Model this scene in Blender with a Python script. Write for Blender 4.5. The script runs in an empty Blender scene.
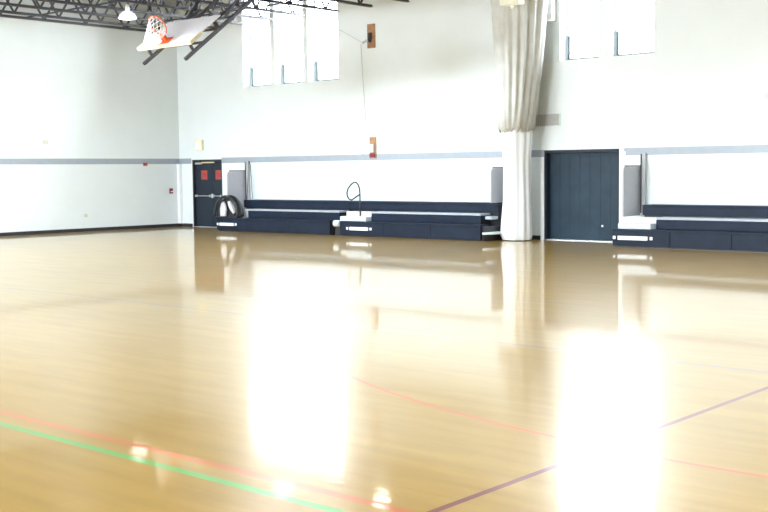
import bpy, bmesh, math, random
from mathutils import Vector, Matrix
random.seed(7)
PI = math.pi
S = bpy.context.scene
C = S.collection

# ------------------------------------------------------------------ camera, world, lights, exposure
CAM = Vector((30.1735, -24.1734, 1.7697))
FWD = Vector((-0.65691525, 0.7502714, -0.07453317))
RT = Vector((0.75285294, 0.65809965, -0.01083054))
UP = Vector((-0.04092441, 0.06322726, 0.99715972))
cd = bpy.data.cameras.new('camera')
cam = bpy.data.objects.new('camera', cd)
C.objects.link(cam)
M = Matrix(((RT.x, UP.x, -FWD.x), (RT.y, UP.y, -FWD.y), (RT.z, UP.z, -FWD.z))).to_4x4()
M.translation = CAM
cam.matrix_world = M
cd.sensor_fit = 'HORIZONTAL'
cd.sensor_width = 36.0
cd.lens = 36.0 * 1138.15 / 768
cd.clip_end = 400
S.camera = cam

W = bpy.data.worlds.new('sky')
S.world = W
W.use_nodes = True
bg = W.node_tree.nodes['Background']
bg.inputs[0].default_value = (0.86, 0.94, 1.0, 1)
bg.inputs[1].default_value = 32.0

S.view_settings.view_transform = 'Standard'
S.view_settings.look = 'None'
S.view_settings.gamma = 1
S.view_settings.use_curve_mapping = False
S.view_settings.exposure = 0.3

RX, RY, RZ = 36.0, -32.0, 7.55        # room: x 0..RX, y RY..0, height RZ


def area_light(name, loc, aim, sx, sy, power, col, spread=150):
    l = bpy.data.lights.new(name, 'AREA')
    l.shape = 'RECTANGLE'
    l.size, l.size_y = sx, sy
    l.energy = power
    l.color = col
    l.spread = math.radians(spread)
    o = bpy.data.objects.new(name, l)
    C.objects.link(o)
    o.location = loc
    o.rotation_euler = (Vector(aim) - Vector(loc)).to_track_quat('-Z', 'Y').to_euler()
    return o


# added fill: area lights at unseen openings in the wall behind the camera
area_light('fill_front', (6, RY + 0.3, 5.9), (6, -6, 1), 6, 2.2, 1500, (0.86, 0.94, 1.0))
area_light('fill_front', (16, RY + 0.3, 5.9), (12, -6, 1), 6, 2.2, 1500, (0.86, 0.94, 1.0))
#area_light('fill_right', (RX - 0.3, -10, 5.9), (14, -8, -1), 18, 2.2, 60, (0.86, 0.94, 1.0))

# ------------------------------------------------------------------ materials


def mat(name, col, rough=0.5, metal=0.0, var=0.04, scale=6.0, spec=0.5, bump=0.0, coat=0.0, sub=0.0):
    m = bpy.data.materials.new(name)
    m.use_nodes = True
    nt = m.node_tree
    b = nt.nodes['Principled BSDF']
    b.inputs['Roughness'].default_value = rough
    b.inputs['Metallic'].default_value = metal
    b.inputs['Specular IOR Level'].default_value = spec
    b.inputs['Coat Weight'].default_value = coat
    tc = nt.nodes.new('ShaderNodeTexCoord')
    nz = nt.nodes.new('ShaderNodeTexNoise')
    nz.inputs['Scale'].default_value = scale
    nz.inputs['Detail'].default_value = 4
    nt.links.new(tc.outputs['Object'], nz.inputs['Vector'])
    rp = nt.nodes.new('ShaderNodeValToRGB')
    rp.color_ramp.elements[0].position = 0.3
    rp.color_ramp.elements[1].position = 0.7
    rp.color_ramp.elements[0].color = tuple(max(0, c * (1 - var)) for c in col) + (1,)
    rp.color_ramp.elements[1].color = tuple(min(1, c * (1 + var)) for c in col) + (1,)
    nt.links.new(nz.outputs['Fac'], rp.inputs['Fac'])
    nt.links.new(rp.outputs['Color'], b.inputs['Base Color'])
    if bump:
        bp = nt.nodes.new('ShaderNodeBump')
        bp.inputs['Strength'].default_value = bump
        bp.inputs['Distance'].default_value = 0.01
        nt.links.new(nz.outputs['Fac'], bp.inputs['Height'])
        nt.links.new(bp.outputs['Normal'], b.inputs['Normal'])
    return m


def emit(name, col, strength):
    m = mat(name, col, 0.4)
    b = m.node_tree.nodes['Principled BSDF']
    b.inputs['Emission Color'].default_value = col + (1,)
    b.inputs['Emission Strength'].default_value = strength
    return m


def wall_mat():
    """painted concrete block: faint courses of 0.4 x 0.2 m"""
    m = mat('painted_block', (0.77, 0.825, 0.845), 0.42, var=0.015, scale=1.3)
    nt = m.node_tree
    b = nt.nodes['Principled BSDF']
    g = nt.nodes.new('ShaderNodeNewGeometry')
    sp = nt.nodes.new('ShaderNodeSeparateXYZ')
    nt.links.new(g.outputs['Position'], sp.inputs[0])
    ad = nt.nodes.new('ShaderNodeMath')
    ad.operation = 'ADD'
    nt.links.new(sp.outputs['X'], ad.inputs[0])
    nt.links.new(sp.outputs['Y'], ad.inputs[1])
    cb = nt.nodes.new('ShaderNodeCombineXYZ')
    nt.links.new(ad.outputs[0], cb.inputs['X'])
    nt.links.new(sp.outputs['Z'], cb.inputs['Y'])
    br = nt.nodes.new('ShaderNodeTexBrick')
    br.inputs['Scale'].default_value = 1.0
    br.inputs['Brick Width'].default_value = 0.4
    br.inputs['Row Height'].default_value = 0.2
    br.inputs['Mortar Size'].default_value = 0.008
    br.inputs['Mortar Smooth'].default_value = 0.6
    nt.links.new(cb.outputs[0], br.inputs['Vector'])
    bp = nt.nodes.new('ShaderNodeBump')
    bp.invert = True
    bp.inputs['Strength'].default_value = 0.25
    bp.inputs['Distance'].default_value = 0.01
    nt.links.new(br.outputs['Fac'], bp.inputs['Height'])
    nt.links.new(bp.outputs['Normal'], b.inputs['Normal'])
    return m


def floor_mat():
    m = bpy.data.materials.new('varnished_maple')
    m.use_nodes = True
    nt = m.node_tree
    N, L = nt.nodes, nt.links
    b = N['Principled BSDF']

    def math_(op, a, b_=None, c_=None):
        n = N.new('ShaderNodeMath')
        n.operation = op
        for i, v in enumerate((a, b_, c_)):
            if v is None:
                continue
            if isinstance(v, (int, float)):
                n.inputs[i].default_value = v
            else:
                L.new(v, n.inputs[i])
        return n.outputs[0]
    g = N.new('ShaderNodeNewGeometry')
    sp = N.new('ShaderNodeSeparateXYZ')
    L.new(g.outputs['Position'], sp.inputs[0])
    X, Y = sp.outputs['X'], sp.outputs['Y']
    # strips of maple running along X
    br = N.new('ShaderNodeTexBrick')
    br.offset = 0.37
    br.inputs['Scale'].default_value = 1.0
    br.inputs['Brick Width'].default_value = 1.1
    br.inputs['Row Height'].default_value = 0.19
    br.inputs['Mortar Size'].default_value = 0.0
    br.inputs['Color1'].default_value = (0.0, 0.0, 0.0, 1)
    br.inputs['Color2'].default_value = (1, 1, 1, 1)
    br.inputs['Mortar'].default_value = (0.2, 0.2, 0.2, 1)
    L.new(g.outputs['Position'], br.inputs['Vector'])
    mp = N.new('ShaderNodeMapping')
    mp.inputs['Scale'].default_value = (0.5, 4.0, 1)
    L.new(g.outputs['Position'], mp.inputs['Vector'])
    nz = N.new('ShaderNodeTexNoise')
    nz.inputs['Scale'].default_value = 1.6
    nz.inputs['Detail'].default_value = 3
    L.new(mp.outputs[0], nz.inputs['Vector'])
    big = N.new('ShaderNodeTexNoise')
    big.inputs['Scale'].default_value = 0.35
    L.new(g.outputs['Position'], big.inputs['Vector'])
    v = math_('MULTIPLY', br.outputs['Color'], 0.10)
    v = math_('ADD', v, math_('MULTIPLY', nz.outputs['Fac'], 0.85))
    v = math_('ADD', v, math_('MULTIPLY', big.outputs['Fac'], 0.25))
    rp = N.new('ShaderNodeValToRGB')
    rp.color_ramp.elements[0].position = 0.35
    rp.color_ramp.elements[1].position = 0.95
    rp.color_ramp.elements[0].color = FLOOR_A
    rp.color_ramp.elements[1].color = FLOOR_B
    L.new(v, rp.inputs['Fac'])
    col = rp.outputs['Color']

    def paint(mask, rgb, amount=1.0):
        nonlocal col
        mx = N.new('ShaderNodeMix')
        mx.data_type = 'RGBA'
        if amount != 1.0:
            mask = math_('MULTIPLY', mask, amount)
        L.new(mask, mx.inputs[0])
        L.new(col, mx.inputs[6])
        mx.inputs[7].default_value = rgb + (1,)
        col = mx.outputs[2]

    def band(coord, at, w):
        return math_('LESS_THAN', math_('ABSOLUTE', math_('SUBTRACT', coord, at)), w / 2)

    def rng(coord, lo, hi):
        return math_('MULTIPLY', math_('GREATER_THAN', coord, lo), math_('LESS_THAN', coord, hi))

    def ring(cx, cy, r, w):
        dx = math_('SUBTRACT', X, cx)
        dy = math_('SUBTRACT', Y, cy)
        d = math_('SQRT', math_('ADD', math_('MULTIPLY', dx, dx), math_('MULTIPLY', dy, dy)))
        return band(d, r, w)
    for mask, rgb, am in COURT(band, rng, ring, math_, X, Y):
        paint(mask, rgb, am)
    L.new(col, b.inputs['Base Color'])
    b.inputs['Roughness'].default_value = 0.29
    b.inputs['Coat Weight'].default_value = 0.8
    b.inputs['Coat Roughness'].default_value = 0.05
    b.inputs['Specular IOR Level'].default_value = 0.22
    b.inputs['Coat IOR'].default_value = 1.45
    b.inputs['IOR'].default_value = 1.5
    # slight waviness of the varnish, plus a step between boards
    wv = N.new('ShaderNodeTexNoise')
    mp2 = N.new('ShaderNodeMapping')
    mp2.inputs['Scale'].default_value = (1.0, 3.0, 1)
    L.new(g.outputs['Position'], mp2.inputs['Vector'])
    L.new(mp2.outputs[0], wv.inputs['Vector'])
    wv.inputs['Scale'].default_value = 3.0
    wv.inputs['Detail'].default_value = 2
    h = wv.outputs['Fac']
    bp = N.new('ShaderNodeBump')
    bp.inputs['Strength'].default_value = 0.05
    bp.inputs['Distance'].default_value = 0.01
    L.new(h, bp.inputs['Height'])
    L.new(bp.outputs['Normal'], b.inputs['Normal'])
    L.new(bp.outputs['Normal'], b.inputs['Coat Normal'])
    return m


FLOOR_A = (0.32, 0.19, 0.038, 1)
FLOOR_B = (0.45, 0.28, 0.068, 1)
RED, GREEN, PURPLE, BLUE = (0.62, 0.10, 0.05), (0.07, 0.42, 0.12), (0.16, 0.03, 0.06), (0.12, 0.13, 0.22)


def COURT(band, rng, ring, math_, X, Y):
    mul = lambda a, b: math_('MULTIPLY', a, b)
    return [
        (mul(band(Y, -19.74, 0.08), math_('LESS_THAN', X, 26.5)), RED, 0.5),
        (band(Y, -19.96, 0.07), GREEN, 0.75),
        (mul(ring(27.3, -9.5, 8.43, 0.045), rng(Y, -19.0, -16.2)), RED, 0.75),
        (mul(ring(24.9, -5.6, 7.75, 0.05), rng(Y, -13.6, -12.2)), RED, 0.35),
        (mul(band(Y, -14.68, 0.05), rng(X, 14.0, 33.0)), BLUE, 0.6),
        (mul(band(Y, -11.4, 0.05), rng(X, 18.0, 33.0)), BLUE, 0.4),
        (mul(band(X, 26.53, 0.05), math_('LESS_THAN', Y, -5.0)), PURPLE, 0.9),
    ]


MT = {}
MT['wall'] = wall_mat()
MT['floor'] = floor_mat()
MT['stripe'] = mat('slate_grey_band', (0.33, 0.37, 0.43), 0.35)
MT['base'] = mat('black_rubber', (0.02, 0.02, 0.025), 0.45)
MT['deck'] = mat('roof_deck', (0.30, 0.285, 0.26), 0.7, var=0.15, scale=2)
MT['steel'] = mat('dark_painted_steel', (0.045, 0.045, 0.06), 0.45, var=0.2)
MT['black'] = mat('black_metal', (0.02, 0.02, 0.024), 0.4)
MT['door'] = mat('dark_blue_grey_paint', (0.017, 0.036, 0.058), 0.45, var=0.15, scale=2.5, spec=0.25)
MT['doorl'] = mat('charcoal_paint', (0.018, 0.027, 0.042), 0.45, var=0.1, spec=0.25)
MT['alu'] = mat('brushed_aluminium', (0.62, 0.64, 0.66), 0.35, metal=0.6)
MT['white'] = mat('white_paint', (0.88, 0.88, 0.88), 0.4, var=0.02)
MT['trimw'] = mat('white_gloss_trim', (0.86, 0.88, 0.9), 0.35, var=0.02)
MT['red'] = mat('red_paint', (0.42, 0.06, 0.045), 0.4, var=0.15, scale=12)
MT['darkred'] = mat('dark_red_plastic', (0.25, 0.03, 0.05), 0.4)
MT['orange'] = mat('orange_powder_coat', (0.85, 0.13, 0.03), 0.4)
MT['cream'] = mat('cream_plastic', (0.85, 0.76, 0.52), 0.4)
MT['wood'] = mat('varnished_plywood', (0.34, 0.175, 0.085), 0.45, var=0.3, scale=5)
MT['vinyl'] = mat('navy_black_vinyl', (0.009, 0.016, 0.034), 0.5, var=0.2, scale=3, spec=0.22)
MT['tread'] = mat('grey_blue_tread', (0.42, 0.46, 0.52), 0.4)
MT['step'] = mat('pale_grey_step', (0.62, 0.68, 0.72), 0.4)
MT['panel'] = mat('grey_fabric_panel', (0.47, 0.47, 0.51), 0.8, var=0.04, scale=20)
MT['board'] = mat('white_fibreglass', (0.82, 0.81, 0.86), 0.35, var=0.02)
MT['pad'] = mat('cream_edge_padding', (0.78, 0.72, 0.60), 0.6)
MT['net'] = mat('white_nylon_cord', (0.92, 0.86, 0.86), 0.7)
MT['mesh'] = mat('beige_mesh_cloth', (0.52, 0.53, 0.515), 0.8, var=0.12, scale=2.5)
MT['vwhite'] = mat('white_vinyl', (0.84, 0.88, 0.92), 0.5, var=0.01)
MT['grille'] = mat('grey_louvre', (0.42, 0.42, 0.44), 0.5)
MT['outlet'] = mat('ivory_plastic', (0.66, 0.62, 0.50), 0.5)
MT['frame'] = mat('dark_teal_steel', (0.10, 0.15, 0.17), 0.5)
MT['winw'] = mat('pale_window_steel', (0.72, 0.78, 0.82), 0.5)
MT['bell'] = emit('glowing_acrylic_bell', (0.86, 0.78, 1.0), 0.8)
MT['lens'] = emit('lit_lamp_lens', (1.0, 0.95, 0.86), 7.0)
MT['warm'] = emit('lit_warm_lens', (1.0, 0.88, 0.5), 0.75)
MT['pinkish'] = mat('faded_red_print', (0.75, 0.38, 0.36), 0.5)
MT['winchc'] = mat('cream_enamel', (0.80, 0.79, 0.68), 0.4)
MT['rope'] = mat('grey_rope', (0.42, 0.42, 0.40), 0.8)
MT['cloth'] = mat('pale_grey_cloth', (0.62, 0.61, 0.66), 0.8)
MT['smudge'] = mat('faint_grey_print', (0.62, 0.63, 0.62), 0.6)

gl = bpy.data.materials.new('window_glass')
gl.use_nodes = True
nt = gl.node_tree
for n in list(nt.nodes):
    if n.type != 'OUTPUT_MATERIAL':
        nt.nodes.remove(n)
out = [n for n in nt.nodes if n.type == 'OUTPUT_MATERIAL'][0]
tr = nt.nodes.new('ShaderNodeBsdfTransparent')
gs = nt.nodes.new('ShaderNodeBsdfGlossy')
gs.inputs['Roughness'].default_value = 0.03
mx = nt.nodes.new('ShaderNodeMixShader')
fr = nt.nodes.new('ShaderNodeFresnel')
fr.inputs['IOR'].default_value = 1.3
nt.links.new(fr.outputs[0], mx.inputs[0])
nt.links.new(tr.outputs[0], mx.inputs[1])
nt.links.new(gs.outputs[0], mx.inputs[2])
nt.links.new(mx.outputs[0], out.inputs[0])
MT['glass'] = gl

# ------------------------------------------------------------------ mesh helpers


class MB:
    def __init__(s):
        s.bm = bmesh.new()

    def box(s, x0, x1, y0, y1, z0, z1):
        v = [s.bm.verts.new((x, y, z)) for z in (z0, z1) for x, y in ((x0, y0), (x1, y0), (x1, y1), (x0, y1))]
        for f in ((3, 2, 1, 0), (4, 5, 6, 7), (0, 1, 5, 4), (1, 2, 6, 5), (2, 3, 7, 6), (3, 0, 4, 7)):
            s.bm.faces.new([v[i] for i in f])
        return s

    def bevel(s, w=0.01, seg=2):
        bmesh.ops.bevel(s.bm, geom=list(s.bm.edges), offset=w, segments=seg, affect='EDGES', profile=0.6)
        return s

    def bar(s, a, b, w, h, up=(0, 0, 1)):
        """rectangular bar from a to b"""
        a, b = Vector(a), Vector(b)
        d = (b - a).normalized()
        u = Vector(up)
        if abs(d.dot(u)) > 0.98:
            u = Vector((1, 0, 0))
        r = d.cross(u).normalized()
        u = r.cross(d).normalized()
        v = []
        for p in (a, b):
            for i, j in ((-1, -1), (1, -1), (1, 1), (-1, 1)):
                v.append(s.bm.verts.new(p + r * w / 2 * i + u * h / 2 * j))
        for f in ((3, 2, 1, 0), (4, 5, 6, 7), (0, 1, 5, 4), (1, 2, 6, 5), (2, 3, 7, 6), (3, 0, 4, 7)):
            s.bm.faces.new([v[i] for i in f])
        return s

    def tube(s, pts, r, n=8, closed=False):
        pts = [Vector(p) for p in pts]
        k = len(pts)
        rings = []
        ref = None
        for i, p in enumerate(pts):
            if closed:
                d = pts[(i + 1) % k] - pts[i - 1]
            else:
                d = pts[min(i + 1, k - 1)] - pts[max(i - 1, 0)]
            d.normalize()
            if ref is None:
                ref = Vector((0, 0, 1)) if abs(d.z) < 0.9 else Vector((1, 0, 0))
            a = d.cross(ref).normalized()
            b = a.cross(d).normalized()
            ref = b
            rings.append([s.bm.verts.new(p + (a * math.cos(2 * PI * j / n) + b * math.sin(2 * PI * j / n)) * r) for j in range(n)])
        for i in range(k if closed else k - 1):
            A, B = rings[i], rings[(i + 1) % k]
            for j in range(n):
                s.bm.faces.new((A[j], A[(j + 1) % n], B[(j + 1) % n], B[j]))
        if not closed:
            s.bm.faces.new(rings[0])
            s.bm.faces.new(rings[-1][::-1])
        return s

    def lathe(s, prof, n=32, c=(0, 0, 0), cap=True):
        """prof: list of (radius, z)"""
        rings = []
        for r, z in prof:
            rings.append([s.bm.verts.new((c[0] + r * math.cos(2 * PI * j / n), c[1] + r * math.sin(2 * PI * j / n), c[2] + z)) for j in range(n)])
        for A, B in zip(rings, rings[1:]):
            for j in range(n):
                s.bm.faces.new((A[j], A[(j + 1) % n], B[(j + 1) % n], B[j]))
        if cap:
            s.bm.faces.new(rings[0][::-1])
            s.bm.faces.new(rings[-1])
        return s

    def poly(s, pts, depth):
        """closed outline (3-D points) extruded by the vector depth"""
        d = Vector(depth)
        a = [s.bm.verts.new(p) for p in pts]
        b = [s.bm.verts.new(Vector(p) + d) for p in pts]
        s.bm.faces.new(a[::-1])
        s.bm.faces.new(b)
        n = len(a)
        for i in range(n):
            s.bm.faces.new((a[i], a[(i + 1) % n], b[(i + 1) % n], b[i]))
        return s

    def build(s, name, m, parent=None, smooth=False):
        bmesh.ops.recalc_face_normals(s.bm, faces=s.bm.faces)
        me = bpy.data.meshes.new(name)
        s.bm.to_mesh(me)
        s.bm.free()
        me.materials.append(MT[m])
        if smooth:
            me.polygons.foreach_set('use_smooth', [True] * len(me.polygons))
        o = bpy.data.objects.new(name, me)
        C.objects.link(o)
        if parent is not None:
            o.parent = parent
        return o


def tag(o, label=None, cat=None, group=None, kind=None):
    if label:
        o['label'] = label
    if cat:
        o['category'] = cat
    if group:
        o['group'] = group
    if kind:
        o['kind'] = kind
    return o


def empty(name, loc=(0, 0, 0), rz=0.0, **k):
    o = bpy.data.objects.new(name, None)
    C.objects.link(o)
    o.location = loc
    o.rotation_euler = (0, 0, rz)
    o.empty_display_size = 0.1
    return tag(o, **k)


def copy_tree(o, parent=None):
    c = o.copy()
    C.objects.link(c)
    c.parent = parent
    for ch in [q for q in bpy.data.objects if q.parent == o]:
        copy_tree(ch, c)
    return c


def wall(name, axis, pos, thick, a0, a1, z1, holes):
    """slab in the plane axis=pos, running a0..a1, with rectangular holes (a0,a1,z0,z1); thick goes outward"""
    mb = MB()
    As = sorted({a0, a1} | {h[0] for h in holes} | {h[1] for h in holes})
    Zs = sorted({0.0, z1} | {h[2] for h in holes} | {h[3] for h in holes})
    solid = {}
    for i in range(len(As) - 1):
        for j in range(len(Zs) - 1):
            ca, cz = (As[i] + As[i + 1]) / 2, (Zs[j] + Zs[j + 1]) / 2
            solid[i, j] = not any(h[0] < ca < h[1] and h[2] < cz < h[3] for h in holes)
    cache = {}

    def V(a, t, z):
        k = (round(a, 4), t, round(z, 4))
        if k not in cache:
            q = pos + t * thick
            cache[k] = mb.bm.verts.new((a, q, z) if axis == 'y' else (q, a, z))
        return cache[k]
    for (i, j), s in solid.items():
        if not s:
            continue
        A, B, z0, zz = As[i], As[i + 1], Zs[j], Zs[j + 1]
        for t in (0, 1):
            mb.bm.faces.new((V(A, t, z0), V(B, t, z0), V(B, t, zz), V(A, t, zz)))
        for di, dj, e in ((-1, 0, ((A, z0), (A, zz))), (1, 0, ((B, z0), (B, zz))), (0, -1, ((A, z0), (B, z0))), (0, 1, ((A, zz), (B, zz)))):
            if not solid.get((i + di, j + dj), False):
                (p, q), (r, u) = e
                mb.bm.faces.new((V(p, 0, q), V(r, 0, u), V(r, 1, u), V(p, 1, q)))
    return tag(mb.build(name, 'wall'), kind='structure')


# ------------------------------------------------------------------ the room
WT = 0.42
WIN_Z0, WIN_Z1 = 4.43, 7.15
wins = [(3.24, 4.47), (4.67, 5.90), (6.09, 7.32), (14.83, 15.92), (16.19, 17.37)]
D1 = (0.66, 2.13, 0.0, 2.2)
D2 = (14.38, 16.5, 0.0, 2.24)
tag(MB().box(-0.5, RX + 0.5, RY - 0.5, 0.6, -0.2, 0).build('floor', 'floor'), kind='structure')
tag(MB().box(-0.5, RX + 0.5, RY - 0.5, 0.6, RZ, RZ + 0.2).build('ceiling', 'deck'), kind='structure')
wall('wall_back', 'y', 0.0, WT, -0.3, RX + 0.3, RZ, [(a, b, WIN_Z0, WIN_Z1) for a, b in wins] + [D1, D2])
wall('wall_left', 'x', 0.0, -0.3, RY, 0.0, RZ, [])
wall('wall_right', 'x', RX, 0.3, RY, 0.0, RZ, [])
wall('wall_front', 'y', RY, -0.3, -0.3, RX + 0.3, RZ, [(3.0, 9.0, 4.8, 7.0), (13.0, 19.0, 4.8, 7.0)])  # unseen openings, added behind the camera to let sky light in

# painted band at door-head height
SZ0, SZ1 = 2.075, 2.25
n_trim = 0
for a, b in ((0.006, D1[0] - 0.05), (D1[1] + 0.0, D2[0] - 0.0), (D2[1] + 0.12, RX)):
    n_trim += 1
    tag(MB().box(a, b, -0.006, 0.001, SZ0, SZ1).build('trim_%d' % n_trim, 'stripe'), kind='structure')
n_trim += 1
tag(MB().box(-0.001, 0.006, RY, -0.0, SZ0, SZ1).build('trim_%d' % n_trim, 'stripe'), kind='structure')
tag(MB().box(-0.001, 0.015, RY, -0.0, 0.0, 0.10).build('baseboard_left', 'base'), kind='structure')
bb = MB()
bb.box(0.015, D1[0] - 0.05, -0.012, 0.001, 0, 0.10)
bb.box(D1[1], D2[0] - 0.12, -0.012, 0.001, 0, 0.10)
bb.box(D2[1] + 0.12, RX, -0.012, 0.001, 0, 0.10)
tag(bb.build('baseboard_back', 'base'), kind='structure')

# windows
for i, (a, b) in enumerate(wins):
    w = empty('window_%d' % (i + 1), ((a + b) / 2, 0.33, WIN_Z0), kind='structure')
    hw, H = (b - a) / 2, WIN_Z1 - WIN_Z0
    f = MB()
    f.box(-hw, -hw + 0.03, 0, 0.06, 0.0, H).box(hw - 0.03, hw, 0, 0.06, 0.0, H)
    f.box(-hw + 0.03, hw - 0.03, 0, 0.06, H - 0.03, H)
    f.box(-hw + 0.03, hw - 0.03, 0, 0.06, 0.0, 0.03)
    f.build('window_frame', 'winw', w)
    # hopper sash at the foot of the window
    h = MB()
    h.box(-hw + 0.03, -hw + 0.085, -0.01, 0.05, 0.03, 0.62)
    h.box(-hw + 0.085, hw - 0.03, -0.01, 0.05, 0.03, 0.07)
    h.build('window_sash', 'frame', w)
    MB().box(-hw + 0.11, hw - 0.03, -0.02, 0.05, 0.595, 0.61).build('window_rail', 'winw', w)
    MB().box(-hw + 0.03, hw - 0.03, 0.02, 0.03, 0.03, H - 0.03).build('pane', 'glass', w)

# left double door
d = empty('door_1', (D1[0], 0.12, 0), kind='structure')
W1 = D1[1] - D1[0]
f = MB()
f.box(0, 0.05, -0.125, 0.06, 0, 2.2).box(W1 - 0.05, W1, -0.125, 0.06, 0, 2.2).box(0.05, W1 - 0.05, -0.125, 0.06, 2.14, 2.2)
f.build('door_frame', 'black', d)
MB().box(0.055, 0.915, -0.045, 0.0, 0.012, 2.135).bevel(0.004).build('door_leaf', 'doorl', d)
MB().box(0.922, W1 - 0.055, -0.045, 0.0, 0.012, 2.135).bevel(0.004).build('door_leaf', 'doorl', d)
for a, b in ((0.10, 0.85), (0.96, W1 - 0.07)):
    q = MB().tube([(a, -0.11, 1.02), (b, -0.11, 1.02)], 0.016, 10)
    q.box(a, a + 0.05, -0.12, -0.045, 0.985, 1.055).box(b - 0.05, b, -0.12, -0.045, 0.985, 1.055)
    q.build('crash_bar', 'alu', d)
MB().lathe([(0.0001, -0.05), (0.055, -0.05), (0.07, -0.04), (0.07, 0)], 20).build('latch_cover', 'alu', d).matrix_local = \
    Matrix.Translation((0.9, -0.075, 1.02)) @ Matrix.Rotation(-PI / 2, 4, 'X') @ Matrix.Rotation(PI, 4, 'X')
MB().box(0.12, 0.42, -0.12, -0.045, 2.05, 2.11).bevel(0.008).build('door_closer', 'alu', d)
MB().box(0.45, 1.05, -0.12, -0.045, 2.085, 2.125).bevel(0.006).build('door_closer', 'cream', d)
MB().box(W1 * 0 + 0.0, W1, -0.125, 0.0, 0.0, 0.012).build('threshold', 'alu', d)

# wide door
d = empty('door_2', (D2[0], 0.2, 0), kind='structure')
W2 = D2[1] - D2[0]
MB().box(0, 0.06, -0.205, 0.06, 0, 2.24).box(W2 - 0.04, W2, -0.205, 0.06, 0, 2.24).box(0.06, W2 - 0.04, -0.205, 0.06, 2.17, 2.24).build('door_frame', 'doorl', d)
g = MB().box(0.065, W2 - 0.045, -0.04, 0.02, 0.03, 2.165)
for k in range(1, 7):
    xx = 0.065 + (W2 - 0.11) * k / 7
    g.box(xx - 0.006, xx + 0.006, -0.046, -0.04, 0.04, 2.155)
g.build('door_panel', 'door', d)
MB().box(0.0, W2, -0.205, 0.05, 0.0, 0.02).build('threshold', 'alu', d)
MB().box(1.55, 1.60, -0.07, -0.04, 0.35, 0.4).bevel(0.005).build('floor_bolt', 'alu', d)

# black slabs added behind the doors to stop sky light leaking through gaps
tag(MB().box(D1[0] - 0.05, D1[1] + 0.05, 0.30, 0.40, 0, 2.25).box(D2[0] - 0.05, D2[1] + 0.05, 0.30, 0.40, 0, 2.3).build('door_backing', 'black'), kind='structure')

# white jamb strip right of the wide door
tag(MB().box(D2[1], D2[1] + 0.12, -0.02, 0.0, 0, 2.25).build('trim_5', 'trimw'), kind='structure')
tag(MB().box(D2[0] - 0.1, D2[0], -0.02, 0.0, 0, SZ0).build('trim_6', 'trimw'), kind='structure')
tag(MB().box(0.0, 0.12, -0.12, 0.0, 0.10, SZ0).build('trim_7', 'trimw'), kind='structure')

# ------------------------------------------------------------------ roof joists running from the camera side to the back wall
JZ0, JZ1 = 6.29, 7.42


def make_joist():
    root = empty('roof_joist', (0, 0, 0))
    m = MB()
    for s_ in (-1, 1):
        m.box(s_ * 0.012, s_ * 0.06, RY + 0.4, -0.32, JZ0, JZ0 + 0.012) if s_ > 0 else m.box(-0.06, -0.012, RY + 0.4, -0.32, JZ0, JZ0 + 0.012)
        m.box(*( (0.012, 0.022) if s_ > 0 else (-0.022, -0.012)), RY + 0.4, -0.32, JZ0, JZ0 + 0.07)
    m.build('bottom_chord', 'steel', root)
    m = MB()
    m.box(0.012, 0.07, RY, 0.0, JZ1 + 0.06, JZ1 + 0.07).box(-0.07, -0.012, RY, 0.0, JZ1 + 0.06, JZ1 + 0.07)
    m.box(0.012, 0.022, RY, 0.0, JZ1, JZ1 + 0.07).box(-0.022, -0.012, RY, 0.0, JZ1, JZ1 + 0.07)
    m.build('top_chord', 'steel', root)
    m = MB()
    y = -0.5
    pts = [(0, 0.0, JZ1 + 0.03), (0, y - 0.3, JZ0 + 0.03)]
    y -= 0.3
    up = True
    while y > RY + 1.6:
        y -= 0.72
        pts.append((0, y, JZ1 + 0.03 if up else JZ0 + 0.03))
        up = not up
    for a, b in zip(pts, pts[1:]):
        m.bar(a, b, 0.045, 0.045)
    m.build('web', 'steel', root)
    return root


j0 = make_joist()
xs = [0.25, 1.02] + [2.34 + 1.32 * k for k in range(14)]
for i, x in enumerate(xs):
    o = j0 if i == 0 else copy_tree(j0)
    o.location.x = x
    tag(o, cat='roof joist', group='open-web steel joists under the roof', label=(
        'dark open-web steel joist tight against the top of the left wall' if i == 0 else
        'dark open-web steel joist running along the ceiling to the windowed wall'))

# bridging rods across the joists
for i, (y, z) in enumerate(((-2.2, JZ0 + 0.08), (-5.6, JZ0 + 0.08), (-9.0, JZ0 + 0.08), (-12.4, JZ0 + 0.08), (-2.6, JZ1 - 0.02), (-6.0, JZ1 - 0.02), (-9.4, JZ1 - 0.02))):
    o = MB().bar((0.0, y, z), (xs[-1], y, z), 0.04, 0.04).build('bridging_bar', 'steel')
    tag(o, 'thin dark bar crossing the ceiling joists parallel to the windowed wall', 'brace', 'bridging bars between the roof joists')

# ------------------------------------------------------------------ high-bay lamps


def lamp_power(p):
    if p[1] > -6:
        return 640 if p[0] < 6 else (330 if 11 < p[0] < 14 else 600)
    if p[1] > -12:
        return 700 if p[0] < 6 else 430
    return 20


def make_lamp():
    root = empty('high_bay_lamp')
    MB().lathe([(0.065, 0.185), (0.11, 0.17), (0.17, 0.12), (0.215, 0.05), (0.24, 0.0), (0.248, -0.004), (0.248, 0.008), (0.223, 0.058), (0.178, 0.13), (0.115, 0.182), (0.065, 0.197)], 36, cap=False).build('reflector', 'bell', root, True)
    MB().lathe([(0.05, 0.19), (0.06, 0.21), (0.06, 0.34), (0.045, 0.37), (0.012, 0.38)], 24).build('ballast_housing', 'white', root, True)
    MB().lathe([(0.236, 0.004), (0.22, -0.012), (0.12, -0.03), (0.03, -0.038)], 32).build('lens', 'lens', root, True)
    MB().tube([(0, 0, 0.37), (0, 0, 1.45)], 0.012).build('hanging_rod', 'steel', root)
    return root


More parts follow.
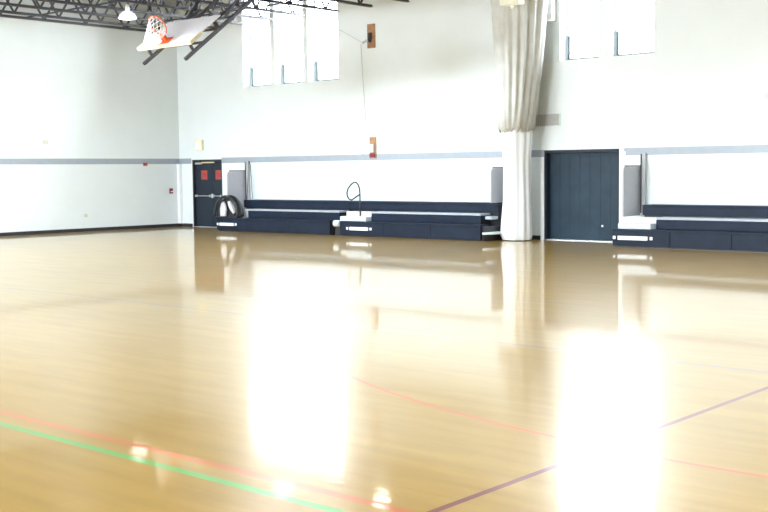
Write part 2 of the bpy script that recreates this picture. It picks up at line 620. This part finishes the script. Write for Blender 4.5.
lamp0 = make_lamp()
lamps = [
    ((4.35, -5.15, 5.98), 'lit high-bay lamp hanging beside the tipped-up basketball backboard'),
    ((10.0, -5.0, 6.05), 'lit high-bay lamp above the three tall windows'),
    ((12.44, -4.1, 6.1), 'lit high-bay lamp above the wall pulley boards'),
]
for gy in (-5.0, -11.0, -17.0, -23.0, -28.5):  # unseen lamps, added to brighten the floor and walls
    for gx in (4.35, 10.0, 15.7, 21.4, 27.1, 32.8):
        if gy == -5.0 and gx < 20:
            continue
        lamps.append(((gx, gy, 6.05), 'lit high-bay lamp overhead, beyond the edges of the picture'))
for i, (p, lb) in enumerate(lamps):
    o = lamp0 if i == 0 else copy_tree(lamp0)
    o.location = p
    tag(o, lb, 'ceiling lamp', 'high-bay lamps')
    l = bpy.data.lights.new('lamp_light', 'SPOT')
    l.energy = lamp_power(p)
    l.spot_size = math.radians(150)
    l.spot_blend = 0.5
    l.shadow_soft_size = 0.15
    l.color = (0.84, 0.95, 1.0)
    lo = bpy.data.objects.new('lamp_light', l)
    C.objects.link(lo)
    lo.parent = o
    lo.location = (0, 0, -0.06)

# ------------------------------------------------------------------ tipped-up basketball hoop
X0, Y0, Z0 = 9.2, -8.45, 4.57
hoop = empty('basketball_hoop', (X0 + 0.9, Y0, Z0), label='white basketball backboard with orange rim tipped up under the roof', cat='basketball hoop')
U = Vector((1, 0, 0))
V_ = Vector((0, 0.8, 0.6))
N_ = Vector((0, -0.6, 0.8))


def hp(u, v, n):
    return U * u + V_ * v + N_ * n


def hbox(mb, u0, u1, v0, v1, n0, n1):
    vs = [mb.bm.verts.new(hp(u, v, n)) for n in (n0, n1) for u, v in ((u0, v0), (u1, v0), (u1, v1), (u0, v1))]
    for f in ((3, 2, 1, 0), (4, 5, 6, 7), (0, 1, 5, 4), (1, 2, 6, 5), (2, 3, 7, 6), (3, 0, 4, 7)):
        mb.bm.faces.new([vs[i] for i in f])
    return mb


hbox(MB(), -0.9, 0.9, 0.0, 1.05, -0.03, 0.0).build('backboard', 'board', hoop)
pm = MB()
hbox(pm, -0.93, 0.93, -0.04, 0.02, -0.07, 0.015)
hbox(pm, -0.93, -0.87, 0.02, 0.35, -0.07, 0.015)
hbox(pm, 0.87, 0.93, 0.02, 0.35, -0.07, 0.015)
pm.bevel(0.008).build('edge_padding', 'pad', hoop)
rb = MB()
rc = (0, 0.12, 0.40)
rb.tube([hp(rc[0] + 0.235 * math.cos(t), rc[1], rc[2] + 0.235 * math.sin(t)) for t in [2 * PI * k / 36 for k in range(36)]], 0.014, 8, closed=True)
rim = rb.build('rim', 'orange', hoop, True)
k = MB()
hbox(k, -0.11, 0.11, 0.0, 0.24, 0.004, 0.03)
hbox(k, -0.07, 0.07, 0.06, 0.12, 0.03, 0.17)
k.bevel(0.004).build('rim_bracket', 'orange', hoop)
# net: cords that hang straight down from the tilted rim
nb = MB()
nseg, nlev = 12, 6


def netp(j, l):
    t = 2 * PI * (j + 0.5 * (l % 2)) / nseg
    top = hp(0.235 * math.cos(t), rc[1], rc[2] + 0.235 * math.sin(t))
    cen = hp(0, rc[1], rc[2])
    q = l / nlev
    sh = 1 - 0.50 * q
    r = cen + (top - cen) * sh
    low = r + Vector((0, -0.27 * q, -0.42 * q))
    return low


for l in range(nlev):
    for j in range(nseg):
        a = netp(j, l)
        for b in ((netp(j, l + 1), netp(j - 1, l + 1)) if l % 2 == 0 else (netp(j, l + 1), netp(j + 1, l + 1))):
            nb.tube([a, b], 0.008, 5)
nb.build('net', 'net', hoop)
fm = MB()
for u in (-0.72, 0.72):
    m_ = MB()
    a = hp(u, -0.22, -0.30)
    b = hp(u, 2.62, -0.30)
    m_.bar(a, b, 0.07, 0.07)
    m_.bar(hp(u, 0.08, -0.03), hp(u, 0.08, -0.30), 0.05, 0.05)
    m_.bar(hp(u, 0.95, -0.03), hp(u, 0.95, -0.30), 0.05, 0.05)
    m_.build('mast', 'steel', hoop)
m_ = MB()
for v in (0.45, 1.0, 1.5, 2.1):
    m_.bar(hp(-0.72, v, -0.30), hp(0.72, v, -0.30), 0.05, 0.05)
m_.bar(hp(-0.72, 1.0, -0.30), hp(0.72, 2.1, -0.30), 0.04, 0.04)
m_.bar(hp(0.72, 1.0, -0.30), hp(-0.72, 2.1, -0.30), 0.04, 0.04)
m_.bar(hp(0.60, 0.2, -0.05), hp(0.60, 1.75, -0.16), 0.06, 0.06)
m_.bar(hp(-0.60, 0.2, -0.05), hp(-0.60, 1.75, -0.16), 0.06, 0.06)
m_.build('mast_brace', 'steel', hoop)
m_ = MB()
for u in (-0.72, 0.72):
    a = hp(u, 1.75, -0.20)
    m_.bar(a, (u, a.y + 0.15, 7.40 - Z0), 0.05, 0.05)
    b = hp(u, 2.55, -0.30)
    m_.bar(b, (u, b.y + 0.4, 7.40 - Z0), 0.05, 0.05)
    m_.bar(hp(u, 1.3, -0.2), (u, b.y + 0.4, 7.0 - Z0), 0.05, 0.05)
m_.bar((-0.72, 1.9, 2.1), (0.72, 1.9, 2.1), 0.06, 0.06)
m_.build('hanger_frame', 'steel', hoop)

# ------------------------------------------------------------------ gathered divider curtain


def pleated(prof, npl, amp, n=260, zig=0.0, seed=1):
    """prof: (z, cx, cy, rx, ry); folds keep their place from ring to ring"""
    rr = random.Random(seed)
    ph = [rr.uniform(0, 6.28) for _ in range(4)]
    mb = MB()
    rings = []
    for k, (z, cx, cy, rx, ry) in enumerate(prof):
        ring = []
        for j in range(n):
            t = 2 * PI * j / n
            f = 1 + amp * (math.sin(npl * t + ph[0] + 0.6 * math.sin(3 * t + ph[1])) + 0.5 * math.sin((npl * 0.5 // 1) * t + ph[2])) + 0.03 * math.sin(3 * t + ph[3] + z * 0.4)
            zz = z + (zig * math.sin(npl * t + ph[0]) if k == 0 else 0)
            ring.append(mb.bm.verts.new((cx + rx * f * math.cos(t), cy + ry * f * math.sin(t), zz)))
        rings.append(ring)
    for A, B in zip(rings, rings[1:]):
        for j in range(n):
            mb.bm.faces.new((A[j], A[(j + 1) % n], B[(j + 1) % n], B[j]))
    return mb


cur = empty('divider_curtain', (0, 0, 0), label='tall gathered gym divider curtain, beige mesh above a white skirt', cat='curtain')
R_ = 0.62
up_prof = [(2.72, 13.98, -0.66, 0.43, 0.42), (3.3, 14.03, -0.68, 0.47, 0.45), (4.45, 14.11, -0.74, 0.58, 0.52), (5.9, 14.19, -0.84, 0.69, 0.60), (7.3, 14.27, -0.92, 0.78, 0.66)]
pu = pleated(up_prof, 17, 0.055, zig=0.05, seed=3).build('mesh_panel', 'mesh', cur, True)
lo_prof = [(0.02, 13.92, -0.55, 0.36, 0.34), (0.12, 13.905, -0.55, 0.40, 0.38), (0.5, 13.93, -0.57, 0.385, 0.36), (1.0, 13.95, -0.58, 0.355, 0.33), (1.9, 13.955, -0.60, 0.335, 0.32), (2.5, 13.98, -0.64, 0.38, 0.36), (2.95, 14.0, -0.66, 0.38, 0.37)]
MB_lo = pleated(lo_prof, 11, 0.035, seed=8)
MB_lo.build('skirt', 'vwhite', cur, True)
for o_ in (pu,):
    sm = o_.modifiers.new('thick', 'SOLIDIFY')
    sm.thickness = 0.006
MB().bar((14.27, -0.25, 7.36), (14.27, -1.7, 7.36), 0.06, 0.08).build('curtain_track', 'steel', cur)

# ------------------------------------------------------------------ folded bleachers
YF = (-1.38, -0.98, -0.58)      # front of the three tiers
TZ = (0.40, 0.665, 0.93)


def bleacher(label, x0, x1, aisles, t2, t3, plates, panel=None, half=True):
    """aisles: (x0,x1) openings in tier 2; t2/t3: x spans of tiers 2 and 3"""
    root = empty('folding_bleacher', ((x0 + x1) / 2, 0, 0), label=label, cat='bleacher', group='folded bleachers along the back wall')
    ox = -(x0 + x1) / 2

    def T(mb, a, b, y0, y1, z0, z1):
        return mb.box(a + ox, b + ox, y0, y1, z0, z1)
    # first tier: toe kick, face in padded sections, tread
    m = MB()
    n = max(1, round((x1 - x0) / 1.55))
    for i in range(n):
        a = x0 + (x1 - x0) * i / n
        b = x0 + (x1 - x0) * (i + 1) / n
        T(m, a + 0.004, b - 0.004, YF[0], YF[0] + 0.05, 0.03, TZ[0] - 0.03)
    m.bevel(0.012)
    r1 = m.build('tier_face', 'vinyl', root)
    T(MB(), x0, x1, YF[0] - 0.01, YF[1] + 0.02, TZ[0] - 0.03, TZ[0]).bevel(0.006).build('tread', 'vinyl', root)
    # carcass behind
    m = MB()
    T(m, x0 + 0.02, x1 - 0.02, YF[0] + 0.06, YF[1], 0.0, TZ[0] - 0.035)
    m.build('under_frame', 'black', root)
    # second tier
    spans = []
    a = t2[0]
    for p, q in aisles:
        if p > a:
            spans.append((a, p))
        a = q
    if t2[1] > a:
        spans.append((a, t2[1]))
    for a, b in spans:
        m = MB()
        T(m, a, b, YF[1], YF[1] + 0.05, TZ[0] + 0.002, TZ[1] - 0.05)
        m.bevel(0.012).build('tier_face', 'vinyl', root)
        T(MB(), a, b, YF[1] - 0.01, YF[2] + 0.02, TZ[1] - 0.048, TZ[1]).bevel(0.006).build('tread', 'tread', root)
        T(MB(), a + 0.02, b - 0.02, YF[1] + 0.06, YF[2], 0.0, TZ[1] - 0.055).build('under_frame', 'black', root)
    # third tier
    T(MB(), t3[0], t3[1], YF[2], YF[2] + 0.05, TZ[1] + 0.03, TZ[2] - 0.03).bevel(0.012).build('tier_face', 'vinyl', root)
    T(MB(), t3[0], t3[1], YF[2] - 0.01, -0.05, TZ[2] - 0.028, TZ[2]).bevel(0.006).build('tread', 'vinyl', root)
    T(MB(), t3[0] + 0.02, t3[1] - 0.02, YF[2] + 0.06, -0.06, 0.0, TZ[2] - 0.035).build('under_frame', 'black', root)
    # aisle steps
    for (p, q) in aisles:
        m = MB()
        T(m, p + 0.01, q - 0.01, YF[1] + 0.06, YF[2] - 0.01, TZ[0] + 0.002, TZ[1] - 0.01)
        m.bevel(0.015).build('aisle_step', 'step', root)
        if not half:
            continue
        m = MB()
        T(m, p + 0.03, q - 0.02, YF[1] - 0.22, YF[1] + 0.05, TZ[0] + 0.002, TZ[0] + 0.13)
        m.bevel(0.015).build('aisle_step', 'step', root)
    for p, q in plates:
        m = MB()
        T(m, p + 0.13, q - 0.13, YF[0] - 0.03, YF[0] - 0.002, 0.165, 0.255)
        m.bevel(0.006).build('pull_bar', 'vwhite', root)
        for c in (p + 0.04, q - 0.04):
            T(MB(), c - 0.035, c + 0.035, YF[0] - 0.03, YF[0] - 0.002, 0.175, 0.25).bevel(0.015, 3).build('pull_bar_cap', 'vwhite', root)
    for xp, side, zb in (panel or []):
        # closing panel square to the wall, front top corner rounded
        pts = [(xp + ox, -0.03, zb), (xp + ox, -0.82, zb), (xp + ox, -0.82, 1.69)]
        pts += [(xp + ox, -0.72 - 0.10 * math.cos(t), 1.69 + 0.12 * math.sin(t)) for t in (0.4, 0.8, 1.2, PI / 2)]
        pts += [(xp + ox, -0.03, 1.81)]
        pn = MB().poly(pts, (0.035, 0, 0)).build('end_panel', 'panel', root)
        MB().bar((xp + ox + 0.017, -0.03, 1.825), (xp + ox + 0.017, -0.72, 1.825), 0.04, 0.025).build('panel_edge', 'black' if side else 'grille', pn)
        if side == 1:
            MB().tube([(xp + ox + 0.04, -0.22, 1.35), (xp + ox + 0.055, -0.22, 1.35)], 0.03, 12).build('panel_knob', 'grille', pn)
    return root, ox


b1, o1 = bleacher('left bleacher folded low beside the dark double door', 3.44, 8.22, [(3.86, 4.42)], (3.86, 8.22), (3.80, 8.22), [(3.46, 4.36)], [(3.30, 1, 0.5)], half=False)
b2, o2 = bleacher('middle bleacher with a curled handrail, ending at the white curtain', 8.60, 13.40, [(8.42, 9.42)], (8.42, 13.12), (8.23, 13.38), [(8.86, 9.80)], [(13.30, 2, 0.94)])
b3, o3 = bleacher('right bleacher with grey end panel, beside the wide blue door', 17.10, 24.2, [(17.11, 17.98)], (17.11, 24.2), (17.42, 24.2), [(17.12, 18.12)], [(17.03, 1, 0.66)])

# slim posts at the end panels
for root, ox, xp, y in ((b1, o1, 3.36, -0.07), (b3, o3, 17.11, -0.07)):
    MB().box(xp + ox, xp + ox + 0.12, y - 0.03, y + 0.03, 0.72, 2.12).build('end_post', 'grille', root)
    MB().tube([(xp + ox + 0.02, y - 0.05, 0.72), (xp + ox + 0.02, y - 0.05, 2.1)], 0.013, 8).build('end_post', 'black', root)
# loose cable bowed beside the left panel
MB().tube([(3.5 + o1, -0.08, 2.12), (3.58 + o1, -0.09, 2.0), (3.62 + o1, -0.1, 1.7), (3.66 + o1, -0.12, 1.3), (3.72 + o1, -0.14, 0.94)], 0.012, 6).build('cable', 'black', b1)
MB().tube([(3.46 + o1, -0.08, 2.12), (3.47 + o1, -0.09, 1.7), (3.44 + o1, -0.1, 1.3), (3.42 + o1, -0.12, 0.94)], 0.012, 6).build('cable', 'black', b1)

# middle bleacher: handrail, open end with wheel and bumper, low platform at its right end
hx = 8.98 + o2
loop = [(hx, -0.95, TZ[0]), (hx, -0.95, 0.8), (hx, -0.95, 1.15), (hx, -0.96, 1.27), (hx, -1.0, 1.38), (hx, -1.08, 1.46), (hx, -1.18, 1.47), (hx, -1.30, 1.41), (hx, -1.42, 1.31), (hx, -1.47, 1.20),
        (hx, -1.46, 1.10), (hx, -1.40, 1.02), (hx, -1.30, 0.985), (hx, -1.20, 1.02), (hx, -1.08, 1.08), (hx, -0.96, 1.13)]
MB().tube(loop, 0.020, 10).build('handrail', 'black', b2, True)
MB().box(hx - 0.06, hx + 0.06, -1.01, -0.89, TZ[0], TZ[0] + 0.02).bevel(0.004).build('rail_foot', 'black', b2)
MB().box(8.36 + o2, 8.59 + o2, -1.30, -1.0, 0.0, 0.27).build('wheel_housing', 'black', b2)
w_ = MB()
w_.poly([(8.32 + o2, -1.36 + 0.16 * math.cos(t) * 0.5 + 0.08, 0.33 + 0.09 * math.sin(t)) for t in [2 * PI * k / 20 for k in range(20)]], (0.2, 0, 0))
w_.build('bumper', 'step', b2, False)
MB().box(13.2 + o2, 13.40 + o2, -0.9, -0.62, TZ[0] + 0.12, TZ[0] + 0.20).bevel(0.01).build('aisle_step', 'tread', b2)
MB().poly([(13.46 + o2 + 0.45 * math.sin(t) * 0.55, -1.05 + 0.33 * -math.cos(t), 0.17) for t in [PI * k / 12 for k in range(13)]], (0, 0, 0.05)).build('end_shelf', 'step', b2)
MB().box(13.40 + o2, 13.45 + o2, -1.3, -0.1, 0.0, 0.36).build('end_frame', 'black', b2)

# ------------------------------------------------------------------ covered equipment by the left bleacher
eq = empty('equipment_cart', (3.80, -1.22, TZ[0]), label='black domed cart holding pale cloths on the left bleacher beside the dark door', cat='cart')
m = MB()
arc = [(0.52 * math.cos(t), 0.60 * math.sin(t)) for t in [PI * k / 24 for k in range(25)]]
for y in (-0.10, 0.10):
    m.tube([(x, y, z + 0.045) for x, z in arc], 0.045, 8)
m.tube([(-0.52, -0.10, 0.03), (-0.52, 0.10, 0.03)], 0.02).tube([(0.52, -0.10, 0.03), (0.52, 0.10, 0.03)], 0.02)
m.tube([(-0.54, -0.10, 0.03), (0.54, -0.10, 0.03)], 0.02)
m.build('hoop_frame', 'black', eq, True)
m = MB()
arc2 = [(0.50 * math.cos(t), 0.57 * math.sin(t) + 0.02) for t in [PI * k / 24 for k in range(25)]]
m.poly([(x, 0.07, z + 0.01) for x, z in arc2], (0, 0.03, 0))
m.build('back_cover', 'black', eq)
m = MB()
m.poly([(-0.34, -0.04, 0.02), (-0.12, -0.04, 0.02), (-0.08, -0.04, 0.25), (-0.13, -0.04, 0.42), (-0.20, -0.04, 0.50), (-0.28, -0.04, 0.44), (-0.35, -0.04, 0.26)], (0, 0.07, 0))
m.bevel(0.02, 2).build('folded_cloth', 'cloth', eq)
m = MB()
m.poly([(0.02, -0.05, 0.50), (0.14, -0.05, 0.52), (0.24, -0.05, 0.30), (0.34, -0.05, 0.18), (0.26, -0.05, 0.12), (0.14, -0.05, 0.24), (0.05, -0.05, 0.36)], (0, 0.07, 0))
m.bevel(0.015, 2).build('folded_cloth', 'cloth', eq)

# ------------------------------------------------------------------ small things on the walls
for x, w, lb in ((1.17, 0.30, 'square red sign on the left leaf of the dark double door'), (1.88, 0.30, 'square red sign on the right leaf of the dark double door')):
    o = empty('door_sign', (x, 0.072, 1.55), label=lb, cat='sign', group='red signs on the double door')
    MB().box(-w / 2, w / 2, -0.006, 0.0, 0, 0.30).bevel(0.002, 1).build('sign_plate', 'red', o)
    q = MB()
    for z in (0.10, 0.17):
        q.box(-w / 2 + 0.05, w / 2 - 0.05, -0.008, -0.0055, z, z + 0.03)
    q.build('sign_band', 'darkred', o)

o = empty('exit_light', (1.09, -0.0, 2.50), label='cream lit emergency light on the wall above the double door', cat='wall light')
MB().box(-0.17, 0.17, -0.09, -0.001, 0, 0.34).bevel(0.015).build('housing', 'cream', o)
MB().box(-0.12, 0.12, -0.105, -0.088, 0.05, 0.29).bevel(0.01).build('diffuser', 'warm', o)

o = empty('fire_strobe', (0.0, -1.42, 2.02), label='small red fire alarm box hanging at the grey band of the left wall', cat='alarm')
MB().box(0.001, 0.05, -0.07, 0.07, 0, 0.10).bevel(0.01).build('housing', 'darkred', o)
MB().box(0.05, 0.065, -0.03, 0.03, 0.02, 0.08).bevel(0.005).build('lens', 'red', o)
o = empty('fire_pull_station', (0.0, -0.40, 1.10), label='dark red fire alarm pull station low on the left wall near the corner', cat='alarm')
MB().box(0.001, 0.05, -0.06, 0.06, 0, 0.17).bevel(0.008).build('housing', 'darkred', o)
MB().box(0.05, 0.065, -0.04, 0.04, 0.05, 0.08).build('pull_handle', 'vwhite', o)
o = empty('wall_outlet', (0.0, -3.71, 0.44), label='small ivory outlet low on the left wall', cat='outlet')
MB().box(0.001, 0.012, -0.05, 0.05, 0, 0.10).bevel(0.003).build('cover_plate', 'outlet', o)
MB().box(0.012, 0.018, -0.02, 0.02, 0.02, 0.08).build('socket', 'smudge', o)
o = empty('wall_plate', (0.0, -5.05, 2.68), label='faint pale plate above the grey band of the left wall', cat='wall plate')
MB().box(0.001, 0.015, -0.09, 0.09, 0, 0.12).bevel(0.003).build('cover_plate', 'smudge', o)
MB().box(0.015, 0.02, -0.05, 0.05, 0.03, 0.09).build('cover_rim', 'outlet', o)

# air vent
o = empty('air_vent', (14.47, 0, 2.85), label='grey louvred air vent beside the curtain, above the wide door', cat='vent')
MB().box(-0.36, 0.36, -0.012, -0.001, 0, 0.28).build('backing', 'grille', o)
fr_ = MB()
fr_.box(-0.38, 0.38, -0.03, -0.001, -0.02, 0.0).box(-0.38, 0.38, -0.03, -0.001, 0.28, 0.30).box(-0.38, -0.36, -0.03, -0.001, 0, 0.28).box(0.36, 0.38, -0.03, -0.001, 0, 0.28)
fr_.build('vent_frame', 'winw', o)
sl = MB()
for k in range(12):
    sl.bar((-0.33 + k * 0.06, -0.02, 0.0), (-0.33 + k * 0.06, -0.02, 0.28), 0.008, 0.03, (0, 1, 0))
sl.build('louvre', 'smudge', o)

# pulley board, rope, cleat board
o = empty('pulley_board', (8.64, 0, 5.22), label='upright wooden board with a steel pulley high on the wall', cat='board')
MB().box(-0.14, 0.14, -0.04, -0.001, 0, 0.67).bevel(0.004).build('board', 'wood', o)
pu_ = MB().tube([(-0.02, -0.07, 0.24), (0.02, -0.07, 0.24)], 0.09, 18)
pu_.build('pulley_wheel', 'steel', o, True)
MB().box(-0.05, 0.05, -0.12, -0.04, 0.24, 0.42).bevel(0.01).build('pulley_block', 'steel', o)
MB().tube([(0, -0.08, 0.26), (-0.18, -0.12, 0.18), (-0.24, -0.12, 0.16)], 0.035, 8).build('pulley_arm', 'alu', o)
o = empty('cleat_board', (8.66, 0, 2.13), label='short wooden board with a winch at the grey band below the pulley', cat='board')
MB().box(-0.12, 0.12, -0.04, -0.007, 0, 0.60).bevel(0.004).build('board', 'wood', o)
MB().box(-0.05, 0.07, -0.12, -0.04, 0.16, 0.40).bevel(0.015).build('winch_body', 'alu', o)
MB().tube([(-0.05, -0.10, 0.30), (-0.2, -0.14, 0.36), (-0.30, -0.14, 0.30), (-0.33, -0.14, 0.10), (-0.33, -0.12, -0.02)], 0.014, 8).build('winch_crank', 'grille', o)
MB().box(-0.08, 0.1, -0.10, -0.04, 0.03, 0.13).bevel(0.01).build('cleat', 'darkred', o)
tag(MB().tube([(8.34, -0.13, 5.34), (8.42, -0.12, 4.0), (8.50, -0.10, 2.74)], 0.008, 6).build('pulley_rope', 'rope'), 'thin rope running down the wall from pulley to lower board', 'rope')
tag(MB().tube([(8.385, -0.125, 5.385), (8.1, -0.1, 5.52), (7.42, -0.1, 5.86), (6.30, -0.6, JZ0)], 0.006, 6).build('guy_wire', 'rope'), 'thin wire slanting up from the pulley board to the roof joists', 'wire')

# cream winch housing hanging in front of the curtain
o = empty('curtain_winch', (14.62, -1.75, 5.63), label='cream box hanging from the roof in front of the gathered beige curtain', cat='winch')
MB().box(-0.27, 0.27, -0.12, 0.12, 0.0, 0.34).bevel(0.02).build('housing', 'winchc', o)
MB().lathe([(0.01, -0.10), (0.05, -0.02), (0.06, 0.0)], 16).build('strap_guide', 'winchc', o, True)
MB().box(0.02, 0.22, -0.13, -0.119, 0.09, 0.19).build('label_plate', 'cloth', o)
MB().tube([(0, 0, 0.34), (0, 0, 1.69)], 0.02).build('hanging_rod', 'steel', o)

# faint notice on the wall
o = empty('wall_notice', (10.08, 0, 3.08), label='faint pale notice on the bare wall right of the pulley rope', cat='notice')
MB().box(-0.17, 0.17, -0.008, -0.001, 0, 0.28).build('notice_sheet', 'white', o)
for a, b, z in ((-0.15, 0.12, 0.23), (-0.10, 0.02, 0.17), (0.05, 0.14, 0.18), (-0.13, -0.02, 0.06), (0.06, 0.13, 0.05)):
    MB().box(a, b, -0.011, -0.0075, z, z + 0.025).build('printed_mark', 'smudge', o)

# box light left of the right-hand windows
o = empty('flood_fixture', (14.55, 0, 5.40), label='white boxy fixture on the wall left of the right-hand windows', cat='wall light')
MB().box(-0.18, 0.18, -0.22, -0.001, 0.0, 0.75).bevel(0.02).build('housing', 'white', o)
MB().box(-0.08, 0.10, -0.235, -0.22, 0.12, 0.30).bevel(0.006).build('label_plate', 'cloth', o)

# small red-edged notice beside the wide door
o = empty('door_notice', (16.62, -0.02, 1.93), label='tiny white notice with red edges beside the wide blue door', cat='notice')
MB().box(-0.05, 0.05, -0.006, -0.001, 0, 0.24).build('notice_sheet', 'vwhite', o)
MB().box(-0.055, -0.04, -0.009, -0.001, 0.03, 0.22).build('red_edge', 'pinkish', o)

# speaker at the right edge of the view
o = empty('wall_speaker', (20.16, 0, 3.15), label='small pale wall speaker at the right edge of the photo', cat='speaker')
MB().box(-0.12, 0.12, -0.12, -0.001, 0, 0.42).bevel(0.02).build('speaker_case', 'winw', o)
MB().tube([(0, -0.122, 0.14), (0, -0.128, 0.14)], 0.07, 20).build('speaker_cone', 'smudge', o)
